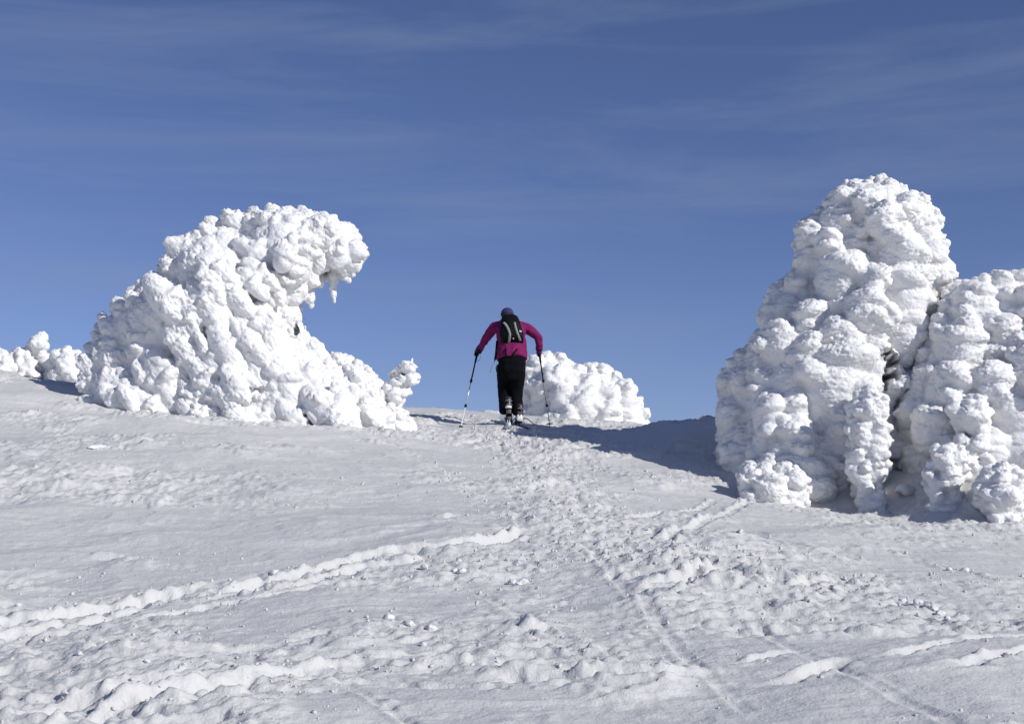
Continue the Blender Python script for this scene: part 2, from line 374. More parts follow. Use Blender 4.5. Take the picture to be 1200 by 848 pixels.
def rime_tree(name, poly, dist, lump=(17, 30), flow=lambda q: (0., 1.25), seed=1, thick=.9, voxel=.014, extra=(), gap=.60, disp=1.0, holes=(), back=True, grain=0., gst=(.8, 1.7), soft=5, bthick=1.):
    r = random.Random(seed); P = np.array(poly, float); s = dist/F/math.cos(PITCH)*.99   # metres per pixel
    x0, y0 = P.min(0); x1, y1 = P.max(0)
    pts = []; step = 7
    for gx in np.arange(x0, x1, step):
        for gy in np.arange(y0, y1, step):
            d = poly_dist(np.array([gx, gy]), P)
            if d > 2: pts.append((gx, gy, d))
    R = max(p[2] for p in pts)
    def half(d): return thick*math.sqrt(max(d*(2*R-d), 0))*s
    def relief(x, y, k):
        f = fbm2(np.array([x/48.+k*7]), np.array([y/60.+seed]), 2, seed)[0]-.5
        return f*.95*R*s*.55
    bl = []
    core = [p for p in pts if int((p[0]-x0)/step) % 2 == 0 and int((p[1]-y0)/step) % 2 == 0]
    for gx, gy, d in core:                                    # solid core
        rr = min(d*.86, 26); h = half(d)
        for k in (-1, -.5, 0, .5, 1) if h > .2 else ((-1, 1) if h > .03 else (0,)):
            hh = max((h+relief(gx, gy, 0 if k < 0 else 3)*min(1, d/30))*.90-rr*s-.03, 0)
            c = at(gx, gy, dist+hh*k*(bthick if k > 0 else 1)); bl.append((c, np.array([rr*s]*3), np.eye(3)))
    # lumps of rime on every side
    for side in ((-1, 1) if back else (-1,)):
        placed = []
        cand = pts[:]; r.shuffle(cand)
        for phase in (0, 1):
          for gx, gy, d in cand:
            gx += r.uniform(-3, 3); gy += r.uniform(-3, 3)
            a = (lump[0]+(lump[1]-lump[0])*r.random()**1.4)*(1 if side < 0 else 1.25)*(1, .5)[phase]
            a = min(a, d*.95+3.5)
            if a < 4.5: continue
            ang, el = flow((gx, gy)); ang += r.uniform(-.3, .3)
            ca, sa = math.cos(ang), math.sin(ang); bad = False
            for qx, qy, qa in placed:
                ux, uy = gx-qx, -(gy-qy); al = (ux*sa+uy*ca)/el; ac = ux*ca-uy*sa
                if al*al+ac*ac < (gap*(a+qa))**2: bad = True; break
            if bad: continue
            placed.append((gx, gy, a))
            el_ = 1+(el-1)*min(1, d/(1.6*a))
            depth = side*max(half(d)+relief(gx, gy, 0 if side < 0 else 3)*min(1, d/30)-a*s*(.40 if phase == 0 else .75)+r.uniform(-.12, .18)*a*s, 0)
            c = at(gx, gy, dist+depth*(bthick if side > 0 else 1))
            A3 = np.array([a*.95, a*.95, a*el_])*s
            Rm = roty(ang)
            bl.append((c, A3, Rm))
            if phase: continue
            cap = c+np.array([r.uniform(-.15, .15)*a*s, side*.20*a*s, .42*a*s])
            q_ = 1.0 if d > a*1.3 else .8
            bl.append((cap, np.array([a*1.10, a*.85, a*.45])*s*q_, Rm@rnd_tilt(r, .3)))
            for k in range(r.randint(3, 5)):
                th = r.uniform(0, 2*math.pi); ph = r.uniform(-.7, 1.2)
                dv = np.array([math.cos(th)*math.cos(ph), math.sin(th)*math.cos(ph)*.9, math.sin(ph)])
                if side*dv[1] < -.3: dv[1] *= -1
                rr = a*r.uniform(.38, .62)*s
                bl.append((c+(Rm@(A3*dv))*.78, np.array([rr*1.25, rr, rr*.72]), rnd_tilt(r, .35)))
    for e in extra:                                           # (px, py, r, depth m, sx, sz, angle)
        px, py, a, dep, sx, sz, ang = e
        bl.append((at(px, py, dist)+np.array([0, dep, 0]), np.array([a*sx, a*(sx+sz)/2, a*sz])*s, roty(ang)))
    me = blobs_mesh(bl)
    rm = evaluated(me, [('REMESH', dict(mode='VOXEL', voxel_size=voxel)), ('SMOOTH', dict(factor=.5, iterations=soft))])
    bpy.data.meshes.remove(me)
    nv = len(rm.vertices); co = np.empty(nv*3, np.float32); rm.vertices.foreach_get('co', co); co = co.reshape(-1, 3).astype(float)
    no = np.empty(nv*3, np.float32); rm.vertices.foreach_get('normal', no); no = no.reshape(-1, 3).astype(float)
    ga = grain; gx_ = co[:,0]*math.cos(ga)-co[:,2]*math.sin(ga); gz_ = co[:,0]*math.sin(ga)+co[:,2]*math.cos(ga)
    q = np.stack([gx_*gst[0], co[:,1], gz_*gst[1]], 1)                 # crust grain follows the wind
    q = q+.07*np.stack([vnoise3(co*5, 3), vnoise3(co*5, 4), vnoise3(co*5, 5)], 1)
    up = np.clip(no[:,2]*.7+.5, 0, 1)
    c1 = cell3(q*5.5, seed*5); c2 = cell3(q*15, seed*5+1); c3 = cell3(q*36, seed*5+2)
    pk = .45+.85*sstep(.35, .65, vnoise3(co*2.6, 61))                  # wind packed and knobbly patches
    dd = .018*(.55-c1**1.3)*disp+.017*(.5-c2)*disp*pk+.0165*(.5-c3)*disp*pk
    rid = 1-np.abs(2*vnoise3(q*np.array([9, 9, 17]), 77)-1)
    dd -= up*.020*np.clip(rid-.74, 0, 1)*3.2*disp
    co2 = co+no*dd[:,None]
    for (px, py, rx, ry, dep) in holes:
        hc = at(px, py, dist); mx = np.sqrt(((co2[:,0]*dist/co2[:,1]-hc[0])/(rx*s))**2+((co2[:,2]*dist/co2[:,1]-hc[2])/(ry*s))**2)
        mx += 1.3*(vnoise3(co2*13, 8)-.5)+.5*(vnoise3(co2*30, 9)-.5)
        front = co2[:,1] < dist
        co2[:,1] += np.where(front, dep*(1-sstep(.6, 1.05, mx)), 0)
    rm.vertices.foreach_set('co', co2.astype(np.float32).ravel())
    print(name, len(bl), 'blobs', nv, 'verts', round(time.time()-T0, 1))
    return rm, co2
def center_root(name, mesh, co, label, cat, group=None, ground_at=None):
    b = co.mean(0); z = gz(b[0], b[1])-.02
    root = empty(name, (b[0], b[1], z), label, cat, group)
    mesh.transform(Matrix.Translation((-b[0], -b[1], -z)))
    return root, np.array([b[0], b[1], z])
def trunk(root, h, lean, r0=.09, bend=None):
    bm = bmesh.new(); segs = 9; ring = []
    for k in range(segs):
        t = k/(segs-1); c = Vector((lean[0]*t**1.3+.03*math.sin(t*7), lean[1]*t, -.15+(h+.15)*t)); rr = r0*(1-.8*t)
        ring.append([bm.verts.new(c+Vector((rr*math.cos(a), rr*math.sin(a), 0))) for a in [i*math.pi/4 for i in range(8)]])
    for k in range(segs-1):
        for i in range(8): bm.faces.new((ring[k][i], ring[k][(i+1) % 8], ring[k+1][(i+1) % 8], ring[k+1][i]))
    bm.faces.new(ring[-1]); bm.faces.new(ring[0][::-1])
    return link('trunk', bm_mesh(bm), M_BARK, root)
def twigs(root, base, spots, seed, name='foliage'):
    """needle sprays bared where the rime has broken away; spots = (world point, size, count)"""
    r = random.Random(seed); bm = bmesh.new()
    for c, size, cnt in spots:
        for k in range(cnt):
            d = Vector((r.uniform(-1, 1), r.uniform(-.9, .35), r.uniform(-1, .5))).normalized()
            o = Vector(c)-Vector(base)+Vector((r.gauss(0, size*.35), r.gauss(0, size*.15), r.gauss(0, size*.45)))
            L = size*r.uniform(.5, 1.1); sd = d.orthogonal().normalized(); sd2 = d.cross(sd)
            tip = o+d*L
            for e in (sd, sd2):
                bm.faces.new([bm.verts.new(o+e*.004), bm.verts.new(o-e*.004), bm.verts.new(tip)])
            m = max(6, int(L/.008))
            for j in range(m):
                t = (j+.5)/m; p = o+d*L*t; a = r.uniform(0, 6.28)
                s_ = (sd*math.cos(a)+sd2*math.sin(a)+d*.7).normalized()*r.uniform(.014, .024); w = d*.0022
                bm.faces.new([bm.verts.new(p+w), bm.verts.new(p-w), bm.verts.new(p+s_)])
    return link(name, bm_mesh(bm), M_NEED, root, smooth=False)
G_CL = 'rime covered trees'
# --- big bent tree on the left
polyL = [(96,470),(99,430),(103,407),(112,396),(120,374),(148,352),(165,331),(190,316),(196,298),(214,284),(236,274),(256,262),(281,250),(310,243),(346,242),(374,252),(396,256),(414,268),(426,290),(424,307),(416,322),(404,326),(394,318),(386,316),(378,322),(370,336),(364,349),(350,356),(345,364),(350,378),(362,392),(373,404),(386,417),(402,420),(422,426),(441,441),(456,458),(468,474),(484,500),(484,570),(300,600),(200,590),(94,560)]
exL = [(391,322,9,-.02,.8,1.5,0),(391,333,6.5,-.02,.75,1.8,0),(391.5,343,4.6,-.02,.7,2.2,0),(391.7,351,3.2,-.02,.8,1.8,0),(404,322,6,.0,.9,1.3,.2),(409,328,4.5,0,.9,1,0),(416,315,7,-.05,1,.8,0),(420,306,6,.05,1,.9,0),
       (366,344,6,-.1,.8,1.4,0),(366,354,5,-.1,.7,1.8,0),(350,362,6,-.1,.8,1.4,0),(352,372,5,-.1,.7,1.8,0),(376,330,6.5,-.05,.9,1.2,0),(382,322,6,.1,1,1,0),(398,312,8,-.08,1,1.1,0)]
def flowL(q):
    x, y = q
    if x > 330 and y < 350: return (.15, 1.25)          # hanging under the beak
    if y < 330: return (-.95, 2.6)                      # combed down to the right
    return (-.6, 2.4)
mL, coL = rime_tree('bent', polyL, 17.9, (11, 25), flowL, seed=3, thick=.80, grain=-.75, gst=(1.5, .6), extra=exL, voxel=.0135, holes=[(347,387,4,6,.2)])
tL, bL = center_root('snow_tree', mL, coL, 'large rime covered tree bent over like a breaking wave, icicles under its curled top', 'tree', G_CL)
link('crown', mL, SNOW_T, tL); trunk(tL, 1.6, (.3, 0)); twigs(tL, bL, [(at(347,384,17.55), .10, 26), (at(352,398,17.6), .07, 14), (at(357,408,17.6), .05, 8)], 5)
# --- little leaning tree beside it
polyS = [(428,510),(434,480),(444,462),(452,452),(456,446),(466,437),(470,428),(477,427),(480,419),(485,419),(485,428),(489,436),(492,444),(486,449),(480,450),(476,458),(476,466),(470,475),(478,490),(482,515)]
exS = [(482.5,424,2.6,0,.8,2.2,.1),(487,441,6,-.02,1.1,.8,.3),(480,447,5,-.05,1.1,.8,0),(466,441,6,0,1.2,.7,.3),(458,450,6,0,1.2,.7,.3),(452,459,6,0,1.2,.7,.3)]
mS, coS = rime_tree('leaning', polyS, 17.6, (5, 11), lambda q: (.5, .8), seed=6, thick=1.0, soft=3, extra=exS, voxel=.010, disp=.6)
tS, bS = center_root('snow_tree', mS, coS, 'tiny leaning rimed sapling with a thin upright tip, right of the bent tree', 'tree', G_CL)
link('crown', mS, SNOW_T, tS); trunk(tS, .3, (.0, 0), .02)
# --- tall tree on the right
polyR = [(850,690),(846,570),(842,520),(842,492),(846,468),(840,446),(850,430),(870,411),(888,388),(893,358),(908,337),(924,327),(937,311),(934,286),(942,256),(964,245),(974,227),(998,212),(1030,210),(1056,219),(1086,234),(1101,255),(1104,284),(1119,311),(1115,334),(1101,352),(1098,400),(1100,480),(1098,720),(1000,720),(920,710)]
mR, coR = rime_tree('tall', polyR, 16.5, (17, 46), lambda q: (.1 if q[1] < 400 else 0, 1.05 if q[1] < 420 else 1.4), seed=12, thick=.85, voxel=.0135,
                    bthick=1.6, extra=[(1062,522,15,-1.25,1.3,.9,0),(1072,530,13,-1.2,1.2,.9,0),(1056,536,12,-1.2,1.1,1.1,0),(1066,548,11,-1.1,1,1.4,0),(1080,516,10,-1.15,1,1,0)], holes=[(1044,425,9,18,.35),(1040,447,6,10,.3),(1046,552,12,13,.4)])
tR, bR = center_root('snow_tree', mR, coR, 'tallest rime covered tree, a cauliflower tower with dark hollows low in its front', 'tree', G_CL)
link('crown', mR, SNOW_T, tR); trunk(tR, 2.6, (-.1, 0))
twigs(tR, bR, [(at(1044,425,15.95), .13, 60), (at(1040,447,15.9), .11, 36), (at(1046,552,15.8), .13, 44)], 8)
# --- broad tree at the right border
polyB = [(1040,740),(1042,560),(1050,480),(1070,420),(1092,372),(1106,346),(1132,330),(1160,324),(1196,320),(1240,326),(1290,345),(1325,385),(1345,440),(1350,520),(1345,760),(1200,760)]
mB, coB = rime_tree('broad', polyB, 15.9, (17, 42), lambda q: (.1, 1.15), seed=21, thick=.70, bthick=1.4, voxel=.0145)
tB, bB = center_root('snow_tree', mB, coB, 'broad rounded rime covered tree cut by the right border behind the low snowy saplings', 'tree', G_CL)
link('crown', mB, SNOW_T, tB); trunk(tB, 2.0, (.1, 0))
# --- small rimed saplings in front of the right pair
def sapling(stack, dist, seed, label, vox=.011, lump=(10, 22)):
    """a column of rime: stack = (px, py, half width) from top to foot"""
    L = [(x-w, y) for x, y, w in stack]; Rr = [(x+w, y) for x, y, w in stack]
    poly = L+Rr[::-1]
    m, c = rime_tree('sapling', poly, dist, lump, lambda q: (0, .85), seed=seed, thick=1.0, voxel=vox, disp=.65, soft=7)
    t, b = center_root('snow_tree', m, c, label, 'tree', 'low rimed saplings')
    link('crown', m, SNOW_T, t); trunk(t, .4, (0, 0), .03); return t
sapling([(1135,466,12),(1136,474,23),(1137,490,23),(1140,505,16),(1143,520,22),(1145,540,20),(1142,562,14),(1140,590,17),(1141,612,19),(1142,640,22)], 14.75, 31, 'stout column of rime standing highest of the low saplings before the broad tree')
sapling([(1110,521,10),(1113,530,22),(1108,548,24),(1106,565,19),(1108,580,17),(1110,592,19),(1111,604,18),(1111,625,20),(1111,648,22)], 14.4, 32, 'swollen rimed sapling with a round snow foot, between the tall tree and the border')
sapling([(1170,544,12),(1176,556,26),(1170,575,28),(1172,590,26),(1178,604,24),(1184,622,22),(1186,650,26)], 13.9, 33, 'low rime covered bush bulging out at the right border, lowest of all the trees')
sapling([(1016,455,10),(1018,470,20),(1016,500,22),(1020,530,22),(1018,548,26),(1016,560,20),(1020,578,14),(1026,592,20),(1028,612,20),(1028,640,24)], 14.98, 34, 'slender rimed column with a swollen middle, just left of the lower dark hollow')
sapling([(902,543,18),(903,549,30),(905,559,38),(907,568,40),(906,590,38),(906,615,36)], 15.05, 35, 'rounded snow mound resting against the left foot of the tall tree', lump=(14, 24))
# --- rimed trees beyond the crest
polyM = [(600,540),(604,470),(606,440),(614,424),(634,416),(656,417),(668,425),(682,432),(700,430),(716,434),(727,444),(740,449),(748,468),(757,486),(760,500),(768,590),(600,590)]
mM, coM = rime_tree('mid', polyM, 26.5, (12, 22), lambda q: (-.6, 1.2), seed=41, thick=.75, voxel=.021)
tM, bM_ = center_root('snow_tree', mM, coM, 'low hunched rime covered tree behind the skier, just beyond the crest', 'tree', G_CL)
link('crown', mM, SNOW_T, tM); trunk(tM, .8, (0, 0), .06)
def bgtree(poly, dist, seed, label, lump=(6, 12)):
    m, c = rime_tree('far', poly, dist, lump, lambda q: (0, 1.2), seed=seed, thick=.9, voxel=.024, disp=1.1)
    t, b = center_root('snow_tree', m, c, label, 'tree', 'small rimed trees far left'); link('crown', m, SNOW_T, t); trunk(t, .5, (0, 0), .05)
bgtree([(34,470),(30,425),(34,412),(36,401),(40,394),(50,391),(56,395),(58,403),(60,412),(66,440),(66,470)], 32.6, 51, 'far rimed tree topped by a flat mushroom cap of snow')
bgtree([(58,470),(59,425),(62,408),(72,405),(84,409),(94,415),(103,424),(112,445),(112,470)], 32.2, 52, 'far rounded rimed tree between the mushroom capped one and the bent tree')
bgtree([(-30,470),(-28,425),(-10,412),(0,410),(8,416),(16,430),(18,470)], 31.8, 53, 'far rimed tree cut by the left border')
bgtree([(8,470),(8,428),(14,416),(22,408),(30,407),(38,416),(44,440),(46,470)], 32.4, 54, 'small lumpy far rimed tree just left of the mushroom capped one')
# ------------------------------------------------------------------ skier
def skin(points, edges, radii, sub=2, root=0):
    me = bpy.data.meshes.new('skin'); me.from_pydata([tuple(p) for p in points], edges, []); 
    o = bpy.data.objects.new('skinwork', me); COL.objects.link(o)
    m = o.modifiers.new('skin', 'SKIN'); m.use_smooth_shade = True; m.branch_smoothing = .6
    sv = me.skin_vertices[0].data if me.skin_vertices else None
    if sv is None:
        bpy.context.view_layer.objects.active = o
        o.select_set(True); bpy.ops.object.modifier_remove(modifier='skin'); m = o.modifiers.new('skin', 'SKIN')
        sv = me.skin_vertices[0].data
    for i, r_ in enumerate(radii):
        sv[i].radius = (r_, r_) if not isinstance(r_, tuple) else r_
        sv[i].use_root = (i == root)
    s = o.modifiers.new('sub', 'SUBSURF'); s.levels = sub; s.render_levels = sub
    dg = bpy.context.evaluated_depsgraph_get(); dg.update()
    r_ = bpy.data.meshes.new_from_object(o.evaluated_get(dg), depsgraph=dg)
    bpy.data.objects.remove(o); return r_
def loft(rings, closed=True, caps=True):
    """rings: lists of points, same count"""
    bm = bmesh.new(); R = [[bm.verts.new(p) for p in rg] for rg in rings]; n = len(R[0])
    for a, b in zip(R, R[1:]):
        for i in range(n): bm.faces.new((a[i], a[(i+1) % n], b[(i+1) % n], b[i]))
    if caps: bm.faces.new(R[0][::-1]); bm.faces.new(R[-1])
    bmesh.ops.recalc_face_normals(bm, faces=bm.faces[:]); return bm
def ell(c, a, b, rot=0, n=20, pw=2.0, tilt=(0, 0)):
    out = []
    for i in range(n):
        t = 2*math.pi*i/n; cx = math.copysign(abs(math.cos(t))**(2/pw), math.cos(t))*a; cy = math.copysign(abs(math.sin(t))**(2/pw), math.sin(t))*b
        x = cx*math.cos(rot)-cy*math.sin(rot); y = cx*math.sin(rot)+cy*math.cos(rot)
        out.append(Vector((c[0]+x, c[1]+y, c[2]+x*tilt[0]+y*tilt[1])))
    return out
def tube(pts, rad, n=10, bm=None):
    bm = bm or bmesh.new(); pts = [Vector(p) for p in pts]; rings = []
    up = Vector((.13, .21, .97))
    for i, p in enumerate(pts):
        d = (pts[min(i+1, len(pts)-1)]-pts[max(i-1, 0)]).normalized(); s = d.cross(up)
        if s.length < 1e-3: s = d.cross(Vector((1, 0, 0)))
        s.normalize(); u = s.cross(d); rr = rad[i] if isinstance(rad, (list, tuple)) else rad
        rings.append([bm.verts.new(p+(s*math.cos(2*math.pi*k/n)+u*math.sin(2*math.pi*k/n))*rr) for k in range(n)])
    for a, b in zip(rings, rings[1:]):
        for k in range(n): bm.faces.new((a[k], a[(k+1) % n], b[(k+1) % n], b[k]))
    bm.faces.new(rings[0][::-1]); bm.faces.new(rings[-1])
    return bm
def ribbon(pts, wdir, w, th):
    """flat strap along pts"""
    bm = bmesh.new(); pts = [Vector(p) for p in pts]; rg = []
    for i, p in enumerate(pts):
        d = (pts[min(i+1, len(pts)-1)]-pts[max(i-1, 0)]).normalized(); W_ = Vector(wdir); W_ = (W_-d*W_.dot(d)).normalized(); N = d.cross(W_)
        rg.append([bm.verts.new(p+W_*a*w/2+N*b*th/2) for a, b in ((-1,-1),(1,-1),(1,1),(-1,1))])
    for a, b in zip(rg, rg[1:]):
        for k in range(4): bm.faces.new((a[k], a[(k+1) % 4], b[(k+1) % 4], b[k]))
    bm.faces.new(rg[0][::-1]); bm.faces.new(rg[-1]); bmesh.ops.recalc_face_normals(bm, faces=bm.faces[:]); return bm
SK = hit(597, 500); SKX, SKY = SK[0], SK[1]; SKZ = dz(SKX, SKY)
print('skier at', SKX, SKY, SKZ)
m_ = SKY/F
def L(px, py, y=0.):                       # photo pixel -> point at the skier, y metres beyond the feet
    p = at(px, py, SKY+y); return Vector((p[0]-SKX, y, p[2]-SKZ))
person = empty('person', (SKX, SKY, SKZ), 'skier seen from behind in magenta jacket, black trousers and violet blue cap', 'person')
sh_l = L(580,382,.20); sh_r = L(614,382.5,.20); el_l = L(567.5,400,.30); el_r = L(631.5,395,.26); ha_l = L(559.5,413,.42); ha_r = L(632,414,.36)
pel = L(600,424,.02); waist = L(600,412,.08); chest = L(599,392,.17); neck = L(596.5,377,.27); headc = L(594.5,370.5,.36)
hip_l = L(592,432,.02); hip_r = L(607,432,.04); kn_l = L(592,460,.20); kn_r = L(606,461,.10); an_l = L(594.5,478,.02); an_r = L(607.5,488,.03)
toe_l = L(595.5,496,.10); toe_r = L(608,495,.22)
# body: one continuous figure
P_ = [pel, waist, chest, neck, headc+Vector((0,0,-.03)), headc+Vector((0,.02,.07)), sh_l, el_l, ha_l, sh_r, el_r, ha_r, hip_l, kn_l, an_l, toe_l, hip_r, kn_r, an_r, toe_r, (kn_l+an_l)/2+Vector((0,-.02,0)), (kn_r+an_r)/2+Vector((0,-.02,0))]
E_ = [(0,1),(1,2),(2,3),(3,4),(4,5),(2,6),(6,7),(7,8),(2,9),(9,10),(10,11),(0,12),(12,13),(13,20),(20,14),(14,15),(0,16),(16,17),(17,21),(21,18),(18,19)]
R_ = [(.13,.10),(.12,.09),(.14,.10),.055,.085,.06,.06,.042,.028,.06,.042,.028,.085,.058,.04,.035,.085,.058,.04,.035,.052,.052]
body = link('body', skin(P_, E_, R_), M_SKIN, person)
# face, turned down and away from us
bm = bmesh.new()
bmesh.ops.create_icosphere(bm, subdivisions=3, radius=1)
for v in bm.verts:
    c = v.co.copy(); f = max(0, c.y)
    c.x *= .074*(1-.18*max(0, -c.z)); c.y *= .094; c.z *= .115
    c.y += .022*math.exp(-((v.co.x/.16)**2+((v.co.z+.12)/.2)**2))*(f > .3)            # nose
    c.y -= .010*f*(math.exp(-(((abs(v.co.x)-.38)/.16)**2+((v.co.z-.05)/.13)**2)))      # eye sockets
    c.y += .007*f*math.exp(-((v.co.x/.3)**2+((v.co.z+.5)/.09)**2))                     # lips
    v.co = c
for sx in (-1, 1):                                                                       # ears
    g = bmesh.ops.create_icosphere(bm, subdivisions=2, radius=.03, matrix=Matrix.Translation((sx*.076, -.005, -.01))@Matrix.Diagonal((.35, .7, 1, 1)))
head = link('head', bm_mesh(bm), M_SKIN, person); head.location = headc; head.rotation_euler = (-.45, 0, 0)
for sx in (-1, 1):
    bm = bmesh.new(); bmesh.ops.create_icosphere(bm, subdivisions=2, radius=.011, matrix=Matrix.Translation((sx*.028, .080, .006)))
    link('eye', bm_mesh(bm), M_BLK, head)
bm = loft([ell((0,-.02,z), a, b, n=16) for z, a, b in ((-.10,.05,.06),(-.07,.072,.080),(-.02,.079,.088),(.02,.076,.082))])
link('hair', bm_mesh(bm), M_HAIR, head)
# cap: knitted beanie with folded rim
rg = [ell((0,-.004,z), a, b, n=24, tilt=(0, .18)) for z, a, b in ((.000,.088,.104),(.004,.094,.110),(.040,.095,.110),(.045,.090,.105),(.072,.086,.100),(.100,.072,.084),(.120,.050,.058),(.131,.022,.026),(.133,.004,.004))]
link('hat', bm_mesh(loft(rg)), M_HAT, head)
# jacket: torso lofted, sleeves skinned in
def wob(p, a, s): 
    return a*(vnoise3(np.array([[p[0]*s+5, p[1]*s+7, p[2]*s+9]]), 4)[0]-.5)
rings = []
for px, py, yy, a, b in ((600,421.5,.03,.205,.150),(600,419,.035,.222,.165),(600,412,.07,.208,.155),(600,404,.11,.200,.150),(599.5,395,.15,.205,.150),(598.5,387,.19,.215,.145),(598,381,.22,.195,.125),(597,377,.25,.145,.105),(596.5,374,.27,.090,.085),(596,371.5,.29,.078,.080)):
    c = L(px, py, yy); rings.append([p+Vector((wob(p,.02,14), wob(p,.02,11), 0)) for p in ell(c, a, b, n=36, pw=2.3, tilt=(0, -.25))])
bmj = loft(rings); jm = bm_mesh(bmj)
def sleeve(a, b, c, rad):
    ab = (a+b)/2; bc = (b+c)/2; cuff = c+(b-c)*.16
    pts = [a*.35+L(597,383,.2)*.65, a, a+(b-a)*.35+Vector((0,0,.008)), a+(b-a)*.7, b, b+(cuff-b)*.4, b+(cuff-b)*.75, cuff]
    return skin(pts, [(i, i+1) for i in range(7)], rad, 2)
s1 = sleeve(sh_l, el_l, ha_l, [.09,.085,.076,.064,.060,.055,.054,.046]); s2 = sleeve(sh_r, el_r, ha_r, [.09,.085,.076,.066,.062,.056,.054,.046])
bm = bmesh.new(); bm.from_mesh(jm); bm.from_mesh(s1); bm.from_mesh(s2)
col = loft([ell(L(596.2,375,.28), .085,.085, n=20), ell(L(595.8,370.5,.31), .080,.085, n=20)]); cm = bm_mesh(col); bm.from_mesh(cm)
jm2 = evaluated(bm_mesh(bm), [('REMESH', dict(mode='VOXEL', voxel_size=.009)), ('SMOOTH', dict(factor=.5, iterations=3))])
nv = len(jm2.vertices); co = np.empty(nv*3, np.float32); jm2.vertices.foreach_get('co', co); co = co.reshape(-1,3).astype(float)
no = np.empty(nv*3, np.float32); jm2.vertices.foreach_get('normal', no); no = no.reshape(-1,3)
fold = 1-np.abs(2*vnoise3(co*np.array([9,9,18]), 12)-1); co += no*(.016*(fold-.6)+.006*(vnoise3(co*30, 3)-.5))[:,None]
jm2.vertices.foreach_set('co', co.astype(np.float32).ravel())
jacket = link('jacket', jm2, M_MAG, person)
# trousers
def legm(h, k, a, rad):
    pts = [h+Vector((0,0,.10)), h, h+(k-h)*.5, k, k+(a-k)*.45+Vector((0,-.02,0)), k+(a-k)*.8+Vector((0,-.02,0)), a+Vector((0,-.005,-.02))]
    return skin(pts, [(i, i+1) for i in range(6)], rad, 2)
bm = bmesh.new()
a1 = legm(L(591,432,.03), L(590.8,460,.20), L(592.5,484,.03), [.09,.120,.110,.096,.090,.094,.100]); a2 = legm(L(607.5,432,.04), L(605.5,461,.12), L(607,486,.05), [.09,.120,.108,.090,.082,.086,.098])
bm.from_mesh(a1); bm.from_mesh(a2)
hp = bm_mesh(loft([ell(L(600,y,.03), a, b, n=28, pw=2.4) for y, a, b in ((446,.10,.10),(436,.180,.140),(427,.190,.145),(417,.190,.140))])); bm.from_mesh(hp)
tm = evaluated(bm_mesh(bm), [('REMESH', dict(mode='VOXEL', voxel_size=.010)), ('SMOOTH', dict(factor=.5, iterations=3))])
nv = len(tm.vertices); co = np.empty(nv*3, np.float32); tm.vertices.foreach_get('co', co); co = co.reshape(-1,3).astype(float)
no = np.empty(nv*3, np.float32); tm.vertices.foreach_get('normal', no); no = no.reshape(-1,3)
fold = 1-np.abs(2*vnoise3(co*np.array([8,8,13]), 15)-1); co += no*(.010*(fold-.6))[:,None]
tm.vertices.foreach_set('co', co.astype(np.float32).ravel())
link('trousers', tm, M_TRO, person)
# ski boots: sole toe to heel plus cuff
def boot(toe, heel, cuffdir, cuff_len, mat_shell, cuffmat):
    ax = (toe-heel); Ln = ax.length; ax.normalize(); up = (cuffdir-ax*cuffdir.dot(ax)).normalized(); sd = ax.cross(up)
    rings = []
    for t, w, h in ((-.02,.030,.03),(0,.040,.10),(.15,.044,.13),(.35,.043,.12),(.6,.048,.085),(.85,.048,.07),(.97,.038,.055),(1.02,.018,.03)):
        c = heel+ax*Ln*t+up*h*.5
        rings.append([c+sd*math.copysign(abs(math.cos(u))**.7, math.cos(u))*w+up*math.copysign(abs(math.sin(u))**.7, math.sin(u))*h*.5 for u in [2*math.pi*i/18 for i in range(18)]])
    sh = link('boot', bm_mesh(loft(rings)), mat_shell, person)
    cd = cuffdir.normalized(); o = heel+ax*Ln*.2+up*.07; rg = []
    for t, rr in ((0,.058),(.3,.062),(.7,.066),(1,.068)):
        c = o+cd*cuff_len*t; s_ = cd.cross(sd).normalized()
        rg.append([c+sd*math.cos(u)*rr*.9+s_*math.sin(u)*rr*1.05 for u in [2*math.pi*i/18 for i in range(18)]])
    link('cuff', bm_mesh(loft(rg)), cuffmat, sh)
    rg = []                                   # lugged sole
    for t, w in ((-.03,.032),(.02,.042),(.3,.038),(.45,.034),(.75,.050),(.98,.040),(1.03,.02)):
        c = heel+ax*Ln*t-up*.009
        rg.append([c+sd*a*w+up*b*.011 for a, b in ((-1,-1),(1,-1),(1,1),(-1,1))])
    link('sole', bm_mesh(loft(rg)), M_BLK, sh)
    bm = bmesh.new()
    for t in (.08, .16, .24, .55, .66, .77, .88):
        bm = bmesh.new()
        c = heel+ax*Ln*t-up*.024; Mx = Matrix((sd, ax, up)).transposed().to_4x4(); Mx.translation = c
        bmesh.ops.create_cube(bm, size=1, matrix=Mx@Matrix.Diagonal((.066, .014, .008, 1)))
        link('tread', bm_mesh(bm), M_GRY, sh)
    bm = bmesh.new()
    for t in (.25, .6):
        bm = bmesh.new()
        c = o+cd*cuff_len*t; s_ = cd.cross(sd).normalized(); k = .068
        tube([c+sd*math.cos(u)*k*.93+s_*math.sin(u)*k*1.08 for u in [2*math.pi*i/16 for i in range(17)]], .006, 6, bm)
        link('buckle', bm_mesh(bm), M_GRY, sh)
    return sh
hl = L(596,478,-.04); tl = L(596.5,496,.10)
boot(tl, hl, Vector((-.05,.25,.9)), .16, M_BOOT, M_BOOT)
bm = loft([ell((0,0,z), a, a*.8, n=16, pw=2.5) for z, a in ((0,.040),(.012,.046),(.03,.042),(.042,.022))]); hc = link('boot_heel', bm_mesh(bm), M_WHT, person); hc.location = hl+Vector((0,-.02,-.005))
hr = L(609,495,-.02); hr.z = .06; tr = Vector((hr.x-.03, .26, .085))
boot(tr, hr, Vector((0,.12,1)), .17, M_WHT, M_BOOT)
